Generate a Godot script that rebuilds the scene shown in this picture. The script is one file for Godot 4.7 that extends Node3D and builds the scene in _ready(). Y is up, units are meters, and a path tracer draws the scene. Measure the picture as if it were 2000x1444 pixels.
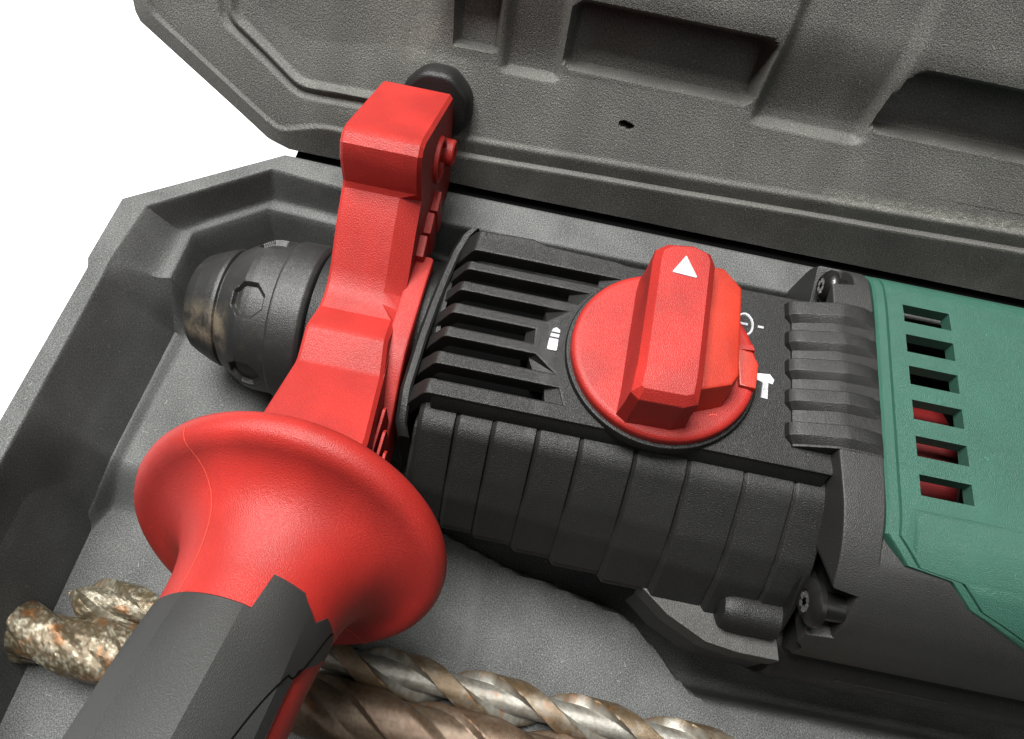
extends Node3D
# A rotary hammer lying in its open black carrying case, seen close from above.
# All shapes are written in millimetres and scaled to metres when a mesh is committed.
# x runs along the tool, y is up, z runs towards the front of the case.

const S := 0.001
var base := Vector3.ZERO            # base of the thing being built, in millimetres
var M := {}


# ------------------------------------------------------------------ mesh tools
class MB:
	var p := PackedVector3Array()
	var c := PackedColorArray()
	var colored := false

	func tri(a: Vector3, b: Vector3, d: Vector3) -> void:
		if (b - a).cross(d - a).length_squared() < 1e-9:
			return
		p.append(a); p.append(b); p.append(d)

	func quad(a: Vector3, b: Vector3, d: Vector3, e: Vector3) -> void:
		tri(a, b, d)
		tri(a, d, e)

	func loft(rings: Array, closed := true, cap := true) -> void:
		for k in rings.size() - 1:
			var r0: PackedVector3Array = rings[k]
			var r1: PackedVector3Array = rings[k + 1]
			var n := r0.size()
			for i in (n if closed else n - 1):
				var j := (i + 1) % n
				quad(r0[i], r0[j], r1[j], r1[i])
		if cap:
			fan(rings[0], true)
			fan(rings[rings.size() - 1], false)

	func fan(r: PackedVector3Array, flip: bool) -> void:
		var m := Vector3.ZERO
		for q in r:
			m += q
		m /= r.size()
		for i in r.size():
			var j := (i + 1) % r.size()
			if flip:
				tri(m, r[j], r[i])
			else:
				tri(m, r[i], r[j])

	func cap2d(poly: PackedVector2Array, ring: PackedVector3Array, flip: bool) -> void:
		var t := Geometry2D.triangulate_polygon(poly)
		for k in range(0, t.size(), 3):
			if flip:
				tri(ring[t[k]], ring[t[k + 2]], ring[t[k + 1]])
			else:
				tri(ring[t[k]], ring[t[k + 1]], ring[t[k + 2]])

	func volume() -> float:
		var v := 0.0
		for k in range(0, p.size(), 3):
			v += p[k].dot(p[k + 1].cross(p[k + 2]))
		return v

	func flip() -> void:
		for k in range(0, p.size(), 3):
			var t := p[k + 1]
			p[k + 1] = p[k + 2]
			p[k + 2] = t

	func mesh(origin: Vector3, crease: float, up := Vector3.ZERO, paint = null) -> ArrayMesh:
		if up == Vector3.ZERO:
			if volume() < 0.0:
				flip()
		else:
			var s := Vector3.ZERO
			for k in range(0, p.size(), 3):
				s += (p[k + 1] - p[k]).cross(p[k + 2] - p[k])
			if s.dot(up) < 0.0:
				flip()
		var at := {}
		var fn := PackedVector3Array()
		var ids := PackedInt32Array()
		var lists: Array = []
		for k in range(0, p.size(), 3):
			var n := (p[k + 1] - p[k]).cross(p[k + 2] - p[k])
			fn.append(n)
			for q in 3:
				var key := Vector3i((p[k + q] * 500.0).round())
				var id: int = at.get(key, -1)
				if id < 0:
					id = lists.size()
					at[key] = id
					lists.append(PackedInt32Array())
				lists[id].append(k / 3)
				ids.append(id)
		var lim := cos(deg_to_rad(crease))
		var vv := PackedVector3Array()
		var nn := PackedVector3Array()
		var cc := PackedColorArray()
		vv.resize(p.size()); nn.resize(p.size())
		if paint != null:
			cc.resize(p.size())
		var fu := PackedVector3Array()
		for n in fn:
			fu.append(n.normalized())
		for k in range(0, p.size(), 3):
			var me := fu[k / 3]
			for q in 3:
				var s := Vector3.ZERO
				for f in lists[ids[k + q]]:
					if fu[f].dot(me) > lim:
						s += fn[f]
				# Godot's front faces run clockwise
				var w: int = k + ([0, 2, 1] as Array)[q]
				vv[w] = (p[k + q] - origin) * S
				nn[w] = s.normalized()
				if paint != null:
					cc[w] = paint.call(p[k + q])
		var arr := []
		arr.resize(Mesh.ARRAY_MAX)
		arr[Mesh.ARRAY_VERTEX] = vv
		arr[Mesh.ARRAY_NORMAL] = nn
		if paint != null:
			arr[Mesh.ARRAY_COLOR] = cc
		var m := ArrayMesh.new()
		m.add_surface_from_arrays(Mesh.PRIMITIVE_TRIANGLES, arr)
		return m




func obj(called: String, mb: MB, mat: Material, parent: Node = null, crease := 35.0, up := Vector3.ZERO, paint = null) -> MeshInstance3D:
	var o := MeshInstance3D.new()
	o.name = called
	o.mesh = mb.mesh(base, crease, up, paint)
	o.material_override = null
	o.mesh.surface_set_material(0, mat)
	if parent == null:
		o.position = base * S
		add_child(o, true)
	else:
		parent.add_child(o, true)
	return o


func thing(called: String, label: String, category: String, at: Vector3) -> Node3D:
	var o := Node3D.new()
	o.name = called
	o.position = at * S
	add_child(o, true)
	base = at
	o.set_meta("label", label)
	o.set_meta("category", category)
	return o


func v2s(a: Array) -> PackedVector2Array:
	var r := PackedVector2Array()
	for k in range(0, a.size(), 2):
		r.append(Vector2(a[k], a[k + 1]))
	return r


# inward mitred offset that keeps the number of corners
func inset(poly: PackedVector2Array, d: float) -> PackedVector2Array:
	var dd := PackedFloat32Array()
	dd.resize(poly.size())
	dd.fill(d)
	return inset_each(poly, dd)


func inset_each(poly: PackedVector2Array, d: PackedFloat32Array) -> PackedVector2Array:
	var area := 0.0
	var n := poly.size()
	for i in n:
		area += poly[i].cross(poly[(i + 1) % n])
	var sgn := 1.0 if area > 0.0 else -1.0
	var r := PackedVector2Array()
	for i in n:
		var a := (poly[i] - poly[(i - 1 + n) % n]).normalized()
		var b := (poly[(i + 1) % n] - poly[i]).normalized()
		var na := Vector2(-a.y, a.x) * sgn
		var nb := Vector2(-b.y, b.x) * sgn
		var m := na + nb
		var l := m.length_squared()
		m = m * (2.0 / maxf(l, 0.6))
		r.append(poly[i] + m * d[i])
	return r


func ring_y(poly: PackedVector2Array, y: float) -> PackedVector3Array:      # polygon (x, z) at height y
	var r := PackedVector3Array()
	for q in poly:
		r.append(Vector3(q.x, y, q.y))
	return r


func ring_x(poly: PackedVector2Array, x: float) -> PackedVector3Array:      # polygon (z, y) at x
	var r := PackedVector3Array()
	for q in poly:
		r.append(Vector3(x, q.y, q.x))
	return r


# upright prism with a rounded top edge
func prism_y(mb: MB, poly: PackedVector2Array, y0: float, y1: float, bev := 0.4) -> void:
	var rings: Array = [ring_y(poly, y0), ring_y(poly, y1 - bev)]
	if bev > 0.0:
		rings.append(ring_y(inset(poly, bev * 0.3), y1 - bev * 0.3))
		rings.append(ring_y(inset(poly, bev), y1))
	mb.loft(rings, true, false)
	mb.cap2d(poly, rings[0], true)
	mb.cap2d(inset(poly, bev), rings[rings.size() - 1], false)


func prism_x(mb: MB, poly: PackedVector2Array, x0: float, x1: float, bev := 0.4) -> void:
	var i1 := inset(poly, bev * 0.3)
	var i2 := inset(poly, bev)
	mb.loft([ring_x(i2, x0), ring_x(i1, x0 + bev * 0.3), ring_x(poly, x0 + bev), ring_x(poly, x1 - bev), ring_x(i1, x1 - bev * 0.3), ring_x(i2, x1)], true, false)
	mb.cap2d(i2, ring_x(i2, x0), true)
	mb.cap2d(i2, ring_x(i2, x1), false)


# turned shape: profile of (along, radius) about an axis
func lathe(mb: MB, prof: PackedVector2Array, o: Vector3, axis: Vector3, seg := 48) -> void:
	var h := axis.normalized()
	var e1 := h.cross(Vector3(0.31, 0.9, 0.17)).normalized()
	var e2 := h.cross(e1)
	var rings: Array = []
	for q in prof:
		var r := PackedVector3Array()
		for i in seg:
			var a := TAU * i / seg
			r.append(o + h * q.x + (e1 * cos(a) + e2 * sin(a)) * q.y)
		rings.append(r)
	mb.loft(rings)


func box(mb: MB, a: Vector3, b: Vector3, bev := 0.3) -> void:
	var poly := PackedVector2Array([Vector2(a.x, a.z), Vector2(b.x, a.z), Vector2(b.x, b.z), Vector2(a.x, b.z)])
	prism_y(mb, poly, a.y, b.y, bev)


# densely sampled rounded polygon
func rounded(poly: PackedVector2Array, rad: float, steps := 5) -> PackedVector2Array:
	var n := poly.size()
	var r := PackedVector2Array()
	for i in n:
		var q := poly[i]
		var a := poly[(i - 1 + n) % n] - q
		var b := poly[(i + 1) % n] - q
		var l := minf(rad, minf(a.length(), b.length()) * 0.45)
		var s := q + a.normalized() * l
		var e := q + b.normalized() * l
		for k in steps + 1:
			var t := float(k) / steps
			r.append(s.lerp(q, t).lerp(q.lerp(e, t), t))
	return r


func inside_distance(q: Vector2, poly: PackedVector2Array) -> float:        # positive inside
	var n := poly.size()
	var d := 1e9
	for i in n:
		var c := Geometry2D.get_closest_point_to_segment(q, poly[i], poly[(i + 1) % n])
		d = minf(d, c.distance_squared_to(q))
	d = sqrt(d)
	return d if Geometry2D.is_point_in_polygon(q, poly) else -d


func smax(a: float, b: float, k: float) -> float:
	var h := maxf(k - absf(a - b), 0.0) / k
	return maxf(a, b) + h * h * k * 0.25


func smin(a: float, b: float, k: float) -> float:
	return -smax(-a, -b, k)


# ------------------------------------------------------------------ materials
func grain_normal(sd: int, freq: float, size := 1024) -> NoiseTexture2D:
	var n := FastNoiseLite.new()
	n.seed = sd
	n.noise_type = FastNoiseLite.TYPE_SIMPLEX
	n.frequency = freq
	n.fractal_octaves = 3
	var t := NoiseTexture2D.new()
	t.width = size; t.height = size
	t.seamless = true
	t.noise = n
	t.as_normal_map = true
	t.bump_strength = 6.0
	return t


# a picture of the plastic's colour: base tone with faint cloudiness, dust specks and lint hairs
func dusty(sd: int, specks: int, hairs: int, cloud: float, bright: float, fleck := 0.0, size := 1024) -> ImageTexture:
	var rng := RandomNumberGenerator.new()
	rng.seed = sd
	var n := FastNoiseLite.new()
	n.seed = sd
	n.frequency = 3.0 / size
	n.fractal_octaves = 5
	var n2 := FastNoiseLite.new()
	n2.seed = sd + 50
	n2.frequency = 0.13
	n2.fractal_octaves = 2
	var im := Image.create(size, size, false, Image.FORMAT_RGB8)
	var src := n.get_seamless_image(size, size)
	var fl := n2.get_seamless_image(size, size)
	for y in size:
		for x in size:
			var g := 0.5 + (src.get_pixel(x, y).r - 0.5) * cloud + (fl.get_pixel(x, y).r - 0.5) * fleck
			im.set_pixel(x, y, Color(g, g, g))
	for k in specks:
		var x := rng.randi_range(4, size - 6)
		var y := rng.randi_range(4, size - 6)
		var w := rng.randi_range(1, 4)
		var g := rng.randf_range(0.55, bright)
		im.fill_rect(Rect2i(x, y, w, rng.randi_range(1, 4)), Color(g, g, g * 0.97))
	for k in hairs:
		var q := Vector2(rng.randf_range(30, size - 30), rng.randf_range(30, size - 30))
		var a := rng.randf() * TAU
		for j in rng.randi_range(8, 26):
			a += rng.randf_range(-0.12, 0.12)
			q += Vector2.from_angle(a)
			im.fill_rect(Rect2i(int(q.x), int(q.y), 2, 2), Color(0.8, 0.8, 0.78))
	return ImageTexture.create_from_image(im)


func plastic(lin: Color, rough: float, albedo_tex: Texture2D, tile_mm: float, normal: Texture2D, ns: float, spec := 0.5) -> StandardMaterial3D:
	var m := StandardMaterial3D.new()
	# the colour picture is centred on sRGB 0.5 (linear 0.214), so the tone is scaled to match
	var k := 1.0 / 0.214 if albedo_tex else 1.0
	m.albedo_color = Color(lin.r * k, lin.g * k, lin.b * k).linear_to_srgb()
	m.albedo_texture = albedo_tex
	m.roughness = rough
	m.metallic_specular = spec
	m.uv1_triplanar = true
	m.uv1_world_triplanar = true
	m.uv1_scale = Vector3.ONE * (1000.0 / tile_mm)
	if normal:
		m.normal_enabled = true
		m.normal_texture = normal
		m.normal_scale = ns
	m.cull_mode = BaseMaterial3D.CULL_DISABLED
	return m


func materials() -> void:
	var fine := grain_normal(3, 0.20)
	var coarse := grain_normal(5, 0.15)
	var dust_case := dusty(11, 1300, 16, 0.12, 0.85, 0.42)
	var dust_tool := dusty(12, 200, 9, 0.10, 1.0, 0.10)
	var dust_red := dusty(13, 60, 3, 0.14, 0.62, 0.08)
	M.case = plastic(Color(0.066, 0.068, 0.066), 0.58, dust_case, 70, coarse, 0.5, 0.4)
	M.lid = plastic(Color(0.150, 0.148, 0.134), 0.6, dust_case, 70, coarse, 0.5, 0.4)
	M.lid.vertex_color_use_as_albedo = true
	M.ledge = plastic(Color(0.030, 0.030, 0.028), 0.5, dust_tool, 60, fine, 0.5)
	M.tool = plastic(Color(0.0085, 0.0085, 0.008), 0.46, dust_tool, 60, fine, 0.45, 0.42)
	M.smooth = plastic(Color(0.0075, 0.0075, 0.0072), 0.44, dust_tool, 80, fine, 0.3, 0.36)
	M.motor = plastic(Color(0.019, 0.019, 0.018), 0.5, dust_tool, 70, fine, 0.4, 0.45)
	M.chuck = plastic(Color(0.03, 0.03, 0.028), 0.46, null, 60, fine, 0.3)
	M.chuck.vertex_color_use_as_albedo = true
	M.chuck.albedo_color = Color.WHITE
	M.red = plastic(Color(0.25, 0.0135, 0.0100), 0.5, dust_red, 70, fine, 0.28, 0.4)
	M.red_pale = plastic(Color(0.33, 0.045, 0.030), 0.9, null, 70, null, 0.0, 0.05)
	M.orange = plastic(Color(0.29, 0.017, 0.006), 0.45, dust_red, 70, fine, 0.15)
	M.green = plastic(Color(0.017, 0.070, 0.049), 0.5, dusty(15, 120, 5, 0.05, 0.7, 0.12), 60, fine, 0.6)
	M.rubber = plastic(Color(0.0105, 0.011, 0.010), 0.58, dust_tool, 60, fine, 0.25)
	M.fan = plastic(Color(0.11, 0.004, 0.004), 0.5, null, 60, fine, 0.2)
	M.white_print = plastic(Color(0.40, 0.40, 0.42), 0.6, dusty(14, 300, 10, 0.25, 0.6, 0.3, 512), 20, fine, 0.4)
	M.void_black = plastic(Color(0.003, 0.003, 0.003), 0.9, null, 60, null, 0.0, 0.05)  # painted shade for hollows and the rear gap; also the grip seam
	M.table = plastic(Color(0.86, 0.86, 0.86), 0.8, null, 200, coarse, 0.1)
	M.screw = plastic(Color(0.035, 0.035, 0.034), 0.28, null, 60, null, 0.0)
	M.screw.metallic = 0.85
	M.steel = plastic(Color(0.4, 0.4, 0.38), 0.36, null, 30, coarse, 0.35)
	M.steel.vertex_color_use_as_albedo = true
	M.steel.albedo_color = Color.WHITE
	M.steel.metallic = 0.5


# ------------------------------------------------------------------ the case

func tray_floor(x: float, z: float) -> float:
	var fl := 8.0
	var support := (1.0 - smoothstep(-97.0, -85.0, x)) * (1.0 - smoothstep(35.0, 48.0, z))
	fl = lerpf(fl, 20.0, support)
	# front edge of the deep bed under the tool
	var zb := lerpf(37.0, 42.0, clampf((x + 37.0) / 17.0, -1.0, 1.0)) + 5.0 * smoothstep(-20.0, 12.0, x) + 19.0 * smoothstep(8.0, 38.0, x)
	var bed := smoothstep(-92.0, -82.0, x) * (1.0 - smoothstep(zb - 7.0, zb, z))
	return lerpf(fl, -18.0, bed)


func build_case() -> void:
	var t := thing("carrying_case", "black moulded plastic tool case standing open with its lid tilted back", "tool case", Vector3(0, -20, 0))
	# ---- tray: one sheet whose rings follow the rim, so that every moulded edge is a row of the mesh.
	# per corner: outer rim x z | inner rim x z | ledge x z height | foot x z
	var cs := [
		[-154.4, -30.5, -146.4, -29.4, -137.8, -31.6, 40.0, -133.0, -28.5],
		[-115.5, -58.6, -117.5, -51.7, -119.3, -46.4, 40.0, -118.0, -41.0],
		[-97.0, -58.3, -96.5, -50.0, -96.5, -45.4, 40.0, -97.0, -40.0],
		[-62.0, -57.6, -62.0, -45.2, -62.0, -42.8, 36.0, -62.0, -37.0],
		[215.0, -57.0, 215.0, -45.2, 213.0, -42.8, 36.0, 208.0, -37.0],
		[230.0, -40.0, 222.0, -38.0, 219.0, -36.0, 36.0, 214.0, -32.0],
		[230.0, 155.0, 222.0, 148.0, 219.0, 145.0, 10.0, 214.0, 140.0],
		[-153.2, 155.0, -147.6, 148.0, -145.0, 146.0, 10.0, -142.5, 142.0],
		[-153.2, 54.0, -147.6, 54.0, -145.0, 54.0, 10.0, -142.5, 54.0],
		[-153.2, 36.0, -147.6, 36.0, -139.6, 36.0, 22.5, -136.5, 36.0],
		[-153.2, -6.0, -147.8, -3.6, -138.4, -6.0, 22.5, -134.0, -6.0],
		[-154.5, -9.0, -148.0, -9.6, -137.7, -14.5, 40.0, -133.0, -14.5]]
	var counts := [40, 24, 34, 180, 12, 24, 50, 60, 16, 34, 5, 20]
	var n := cs.size()
	var rings: Array = []
	var line := func(a: int, b: int, ya: float, yb: float, f: float, g: float, ease: bool) -> PackedVector3Array:
		# ring between corner columns a and b: f across, g down
		var r := PackedVector3Array()
		for e in n:
			for k in counts[e]:
				var w: float = float(k) / float(counts[e])
				var p: Array = cs[e]
				var q: Array = cs[(e + 1) % n]
				var yl := lerpf(p[6], q[6], w)
				var pa := Vector2(p[a], p[a + 1]).lerp(Vector2(q[a], q[a + 1]), w)
				var pb := Vector2(p[b], p[b + 1]).lerp(Vector2(q[b], q[b + 1]), w)
				var ff := f
				if ease and a == 2:
					# the ledge keeps its width where the wall is broader
					var brk := clampf(1.0 - 2.7 / maxf(pa.distance_to(pb), 3.0), 0.45, 0.8)
					ff = f / 0.62 * brk if f <= 0.62 else lerpf(brk, 1.0, (f - 0.62) / 0.38)
				var xz := pa.lerp(pb, ff)
				var y0 := ya if ya > -50.0 else yl
				var y1 := yb if yb > -50.0 else yl
				if yb < -150.0:
					y1 = tray_floor(pb.x, pb.y)
				r.append(Vector3(xz.x, lerpf(y0, y1, g), xz.y))
		return r
	# rim
	for q in [[0.0, 50.7], [0.03, 51.6], [0.10, 52.0], [0.5, 52.0], [0.90, 52.0], [0.96, 51.8], [1.0, 51.2]]:
		rings.append(line.call(0, 2, q[1], q[1], q[0], 0.0, false))
	# upper wall, ending in the narrow ledge
	for q in [[0.06, 0.08], [0.14, 0.22], [0.30, 0.50], [0.42, 0.72], [0.52, 0.86], [0.62, 0.935], [0.74, 0.965], [0.90, 0.985], [1.0, 1.01]]:
		var r: PackedVector3Array = line.call(2, 4, 51.2, -100.0, q[0], q[1], true)
		# where there is no ledge the wall is one plain slope
		var r2: PackedVector3Array = line.call(2, 4, 51.2, -100.0, q[0], lerpf(q[0], q[1], 0.25), true)
		for i in r.size():
			var k := smoothstep(-15.0, -7.0, r[i].z) * (1.0 - smoothstep(-120.0, -110.0, r[i].x))
			r[i] = r[i].lerp(r2[i], k)
		rings.append(r)
	# lower wall with rounded foot
	for q in [[0.08, 0.03], [0.2, 0.14], [0.35, 0.36], [0.5, 0.60], [0.64, 0.80], [0.78, 0.92], [0.9, 0.98], [1.0, 1.0]]:
		rings.append(line.call(4, 7, -100.0, -200.0, q[0], q[1], true))
	var edge: PackedVector3Array = rings[rings.size() - 1]
	var steps := 84
	for st in range(1, steps + 1):
		var f := float(st) / steps
		f = 0.65 * f + 0.35 * f * f
		var r := PackedVector3Array()
		for q in edge:
			var core := Vector2(clampf(q.x, -85.0, 150.0), 72.0)
			var w := Vector2(q.x, q.z).lerp(core, f)
			r.append(Vector3(w.x, tray_floor(w.x, w.y), w.y))
		rings.append(r)
	var mb := MB.new()
	mb.loft(rings, true, false)
	# outer shell of the tray
	var top: PackedVector3Array = rings[0]
	var o1 := PackedVector3Array(); var o2 := PackedVector3Array(); var o3 := PackedVector3Array()
	for q in top:
		o1.append(Vector3(q.x, 46.0, q.z))
		o2.append(Vector3(lerpf(q.x, 20.0, 0.03), 44.5, lerpf(q.z, 50.0, 0.03)))
		o3.append(Vector3(lerpf(q.x, 20.0, 0.08), -20.0, lerpf(q.z, 50.0, 0.08)))
	mb.loft([top, o1, o2, o3], true, false)
	mb.fan(o3, false)
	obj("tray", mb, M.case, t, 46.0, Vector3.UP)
	# ---- added black bar behind the rear rim, coloured as shade in the gap
	var hb := MB.new()
	box(hb, Vector3(-113, 34, -68), Vector3(212, 51.0, -57.2), 0.6)
	obj("hinge_gap_shade", hb, M.void_black, t)
	# ---- lid
	build_lid(t)


const LID_TILT := 63.0

func lid_point(u: float, v: float, w: float) -> Vector3:
	var b := deg_to_rad(LID_TILT)
	u += (u + 36.0) * 0.00085 * minf(v, 62.0)
	v *= 0.973
	return Vector3(u, 52.0 + v * sin(b) + w * cos(b), -58.0 - v * cos(b) + w * sin(b))


func lid_left(v: float) -> float:
	if v < 4.6:
		return lerpf(-114.0, -120.8, smoothstep(2.2, 4.6, v) * 0.7 + clampf((v - 2.2) / 2.4, 0, 1) * 0.3)
	if v < 31.0:
		return lerpf(-120.8, -153.5, (v - 4.6) / 26.4)
	return -153.5 - 0.8 * smoothstep(31.0, 34.0, v)


func box_sdf(u: float, v: float, u0: float, u1: float, v0: float, v1: float, r: float) -> float:
	var q := Vector2(absf(u - (u0 + u1) * 0.5) - (u1 - u0) * 0.5 + r, absf(v - (v0 + v1) * 0.5) - (v1 - v0) * 0.5 + r)
	return minf(maxf(q.x, q.y), 0.0) + Vector2(maxf(q.x, 0), maxf(q.y, 0)).length() - r


func lid_height(u: float, v: float) -> float:
	# distance in from the moulded outline: bottom edge, chamfered corner, left side
	var dc := (u + 120.8) * 0.629 + (v - 4.6) * 0.778
	var dl := u + 154.5
	var e := smin(smin(dc, v - 2.2, 1.5), dl, 1.5)
	var e1 := lerpf(5.0, 9.8, smoothstep(-121.0, -100.0, u)) + maxf(u + 62.0, 0.0) * 0.038
	var fade := smoothstep(-100.0, -80.0, u)
	var e2 := e1 + 5.0
	var w := 0.31 * e
	var w1 := 0.31 * e1
	if e > e1:
		w = w1 - lerpf(0.7, 1.5, fade) * clampf((e - e1) / 0.9, 0, 1)
	if e > e1 + 0.9:
		w += 0.32 * (minf(e, e2) - e1 - 0.9) * fade
		var panel := w1 - lerpf(0.7, 0.1, fade) - 0.7 * smoothstep(e2 + 0.1, e2 + 1.5, e) * fade - 0.11 * (e - e1 - lerpf(0.9, 5.0, fade))
		w = smin(w, maxf(panel, w1 - 3.2), 0.5)
	# moulded groove and step running round the panel
	var g := smin(smin(dc - 17.4, v - 19.0 - (u + 105.0) * 0.03, 2.0), u + 131.0, 2.0)
	var gf := 1.0 - smoothstep(-84.0, -70.0, u)
	w += gf * (-1.3 * smoothstep(0.0, 1.6, g) + 1.5 * smoothstep(1.6, 3.6, g) - 1.7 * smoothstep(3.6, 5.4, g))
	# pockets moulded into the panel; above them the lid bulges forward again
	var r1 := box_sdf(u, v, -37.5, 13.0, 41.6, 60.0, 3.0)
	var r2 := box_sdf(u, v, 44.0 + maxf(v - 47.0, 0.0) * 0.16, 130.0, 41.8, 60.0, 3.5)
	var r3 := box_sdf(u, v, -67.0, -55.0, 41.6, 62.0, 1.5)
	var p1 := box_sdf(u, v, 14.2, 44.0, 37.6, 120.0, 2.0)
	var p2 := box_sdf(u, v, -53.5, -38.0, 37.6, 120.0, 1.5)
	var dip := maxf(1.0 - smoothstep(-2.2, 0.5, p1), 1.0 - smoothstep(-1.8, 0.4, p2))
	w -= 2.4 * dip
	w += 6.0 * smoothstep(40.0, 66.0, v) * smoothstep(-75.0, -66.0, u)
	var floor_w := -5.0
	w = lerpf(w, floor_w, 1.0 - smoothstep(-1.8, 0.2, r1))
	w = lerpf(w, floor_w, 1.0 - smoothstep(-1.8, 0.2, r2))
	w = lerpf(w, -4.0, 1.0 - smoothstep(-1.2, 0.0, r3))
	# small punched hole
	var h := minf(Vector2(u + 18.2, v - 30.4).length(), Vector2(u + 16.6, v - 30.0).length())
	w -= 5.0 * (1.0 - smoothstep(0.85, 1.1, h))
	# hand-made plastic is never quite flat
	w += 0.12 * sin(u * 0.11 + v * 0.05) + 0.10 * sin(v * 0.17 - u * 0.03)
	return w


func build_lid(t: Node3D) -> void:
	var vs := PackedFloat32Array()
	var v := 2.2
	while v < 78.0:
		vs.append(v)
		if v < 28.0: v += 0.45
		elif v < 32.5: v += 0.25
		elif v < 46.0: v += 0.45
		else: v += 0.8
	while v < 196.0:
		vs.append(v)
		v += 6.0
	vs.append(196.0)
	var cols := PackedFloat32Array()
	var c := 0.0
	while c < 36.0:
		cols.append(c)
		c += 0.5
	var us := PackedFloat32Array()
	var u := 0.0
	var rows: Array = []
	for vv in vs:
		var r := PackedVector3Array()
		var lm := lid_left(vv)
		# the rows follow the slope of the lower steps
		var shear := (1.0 - smoothstep(22.0, 29.0, vv)) * smoothstep(2.5, 10.0, vv) * 0.038
		for cc in cols:
			r.append(lid_point(lm + cc, vv, lid_height(lm + cc, vv)))
		var u0 := lm + 36.0
		for k in 330:
			u = lerpf(u0, -30.0, minf(k / 100.0, 1.0))
			if k > 100:
				u = -30.0 + (k - 100) * (0.55 if k < 150 else 0.55) + maxf(k - 180, 0) * 0.45 + maxf(k - 270, 0) * 0.9
			var v2 := vv + maxf(u + 62.0, 0.0) * shear
			r.append(lid_point(u, v2, lid_height(u, v2)))
		rows.append(r)
	var mb := MB.new()
	mb.loft(rows, false, false)
	# outside of the lid: a tub behind the panel
	var right: float = u
	var rim := PackedVector2Array()
	for k in range(0, vs.size(), 3):
		rim.append(Vector2(lid_left(vs[k]), vs[k]))
	rim.append(Vector2(lid_left(196.0), 196.0))
	rim.append(Vector2(right, 196))
	rim.append(Vector2(right, 2.2))
	var a := PackedVector3Array(); var b := PackedVector3Array(); var d := PackedVector3Array()
	for q in rim:
		a.append(lid_point(q.x, q.y, lid_height(q.x, q.y)))
		b.append(lid_point(q.x + (0.3 if q.x < 0 else -0.3), q.y, -6.0))
		var e := q.lerp(Vector2(20, 100), 0.06)
		d.append(lid_point(e.x, e.y, -40.0))
	mb.loft([a, b, d], true, false)
	mb.fan(d, false)
	var n1 := FastNoiseLite.new(); n1.seed = 8; n1.frequency = 0.10; n1.fractal_octaves = 4
	var n2 := FastNoiseLite.new(); n2.seed = 18; n2.frequency = 0.9; n2.fractal_octaves = 2
	var paint := func(p: Vector3) -> Color:
		# scuffs: the worn crease on the right and the rubbed spot behind the handle's bolt
		var along := (p.y - 52.0) / sin(deg_to_rad(LID_TILT))
		var crease := (12.2 + (p.x + 62.0) * 0.038 + 6.3) * 0.973 + 1.6
		var s := smoothstep(25.0, 60.0, p.x) * (1.0 - smoothstep(0.3, 2.2, absf(along - crease - 0.8) - 0.6 * maxf(n1.get_noise_3dv(p * 2.0), 0.0)))
		s *= 0.55 + 0.9 * n2.get_noise_3dv(p * Vector3(0.6, 1, 1))
		var spot := 1.0 - smoothstep(4.0, 13.0, Vector2((p.x + 76.0) * 0.7, along - 39.0).length())
		s += spot * clampf(0.25 + n1.get_noise_3dv(p) * 0.8 + n2.get_noise_3dv(p) * 0.5, 0.0, 1.0) * 0.5
		var g := 0.44 + 0.05 * n1.get_noise_3dv(p * 0.4) + 0.5 * clampf(s, 0, 1)
		return Color(g, g, g * lerpf(1.0, 0.96, s))
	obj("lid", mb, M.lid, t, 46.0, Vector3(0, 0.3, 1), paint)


# ------------------------------------------------------------------ the tool
const AX := Vector3(0, 42, -8)                     # spindle axis

func build_tool() -> void:
	var t := thing("rotary_hammer", "black and green rotary hammer drill with a red side handle and mode knob", "power drill", Vector3(0, 0, 0))
	build_housing(t)
	build_top_plate(t)
	build_motor_end(t)
	build_green(t)
	build_chuck(t)
	build_knob(t)
	build_handle(t)


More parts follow.
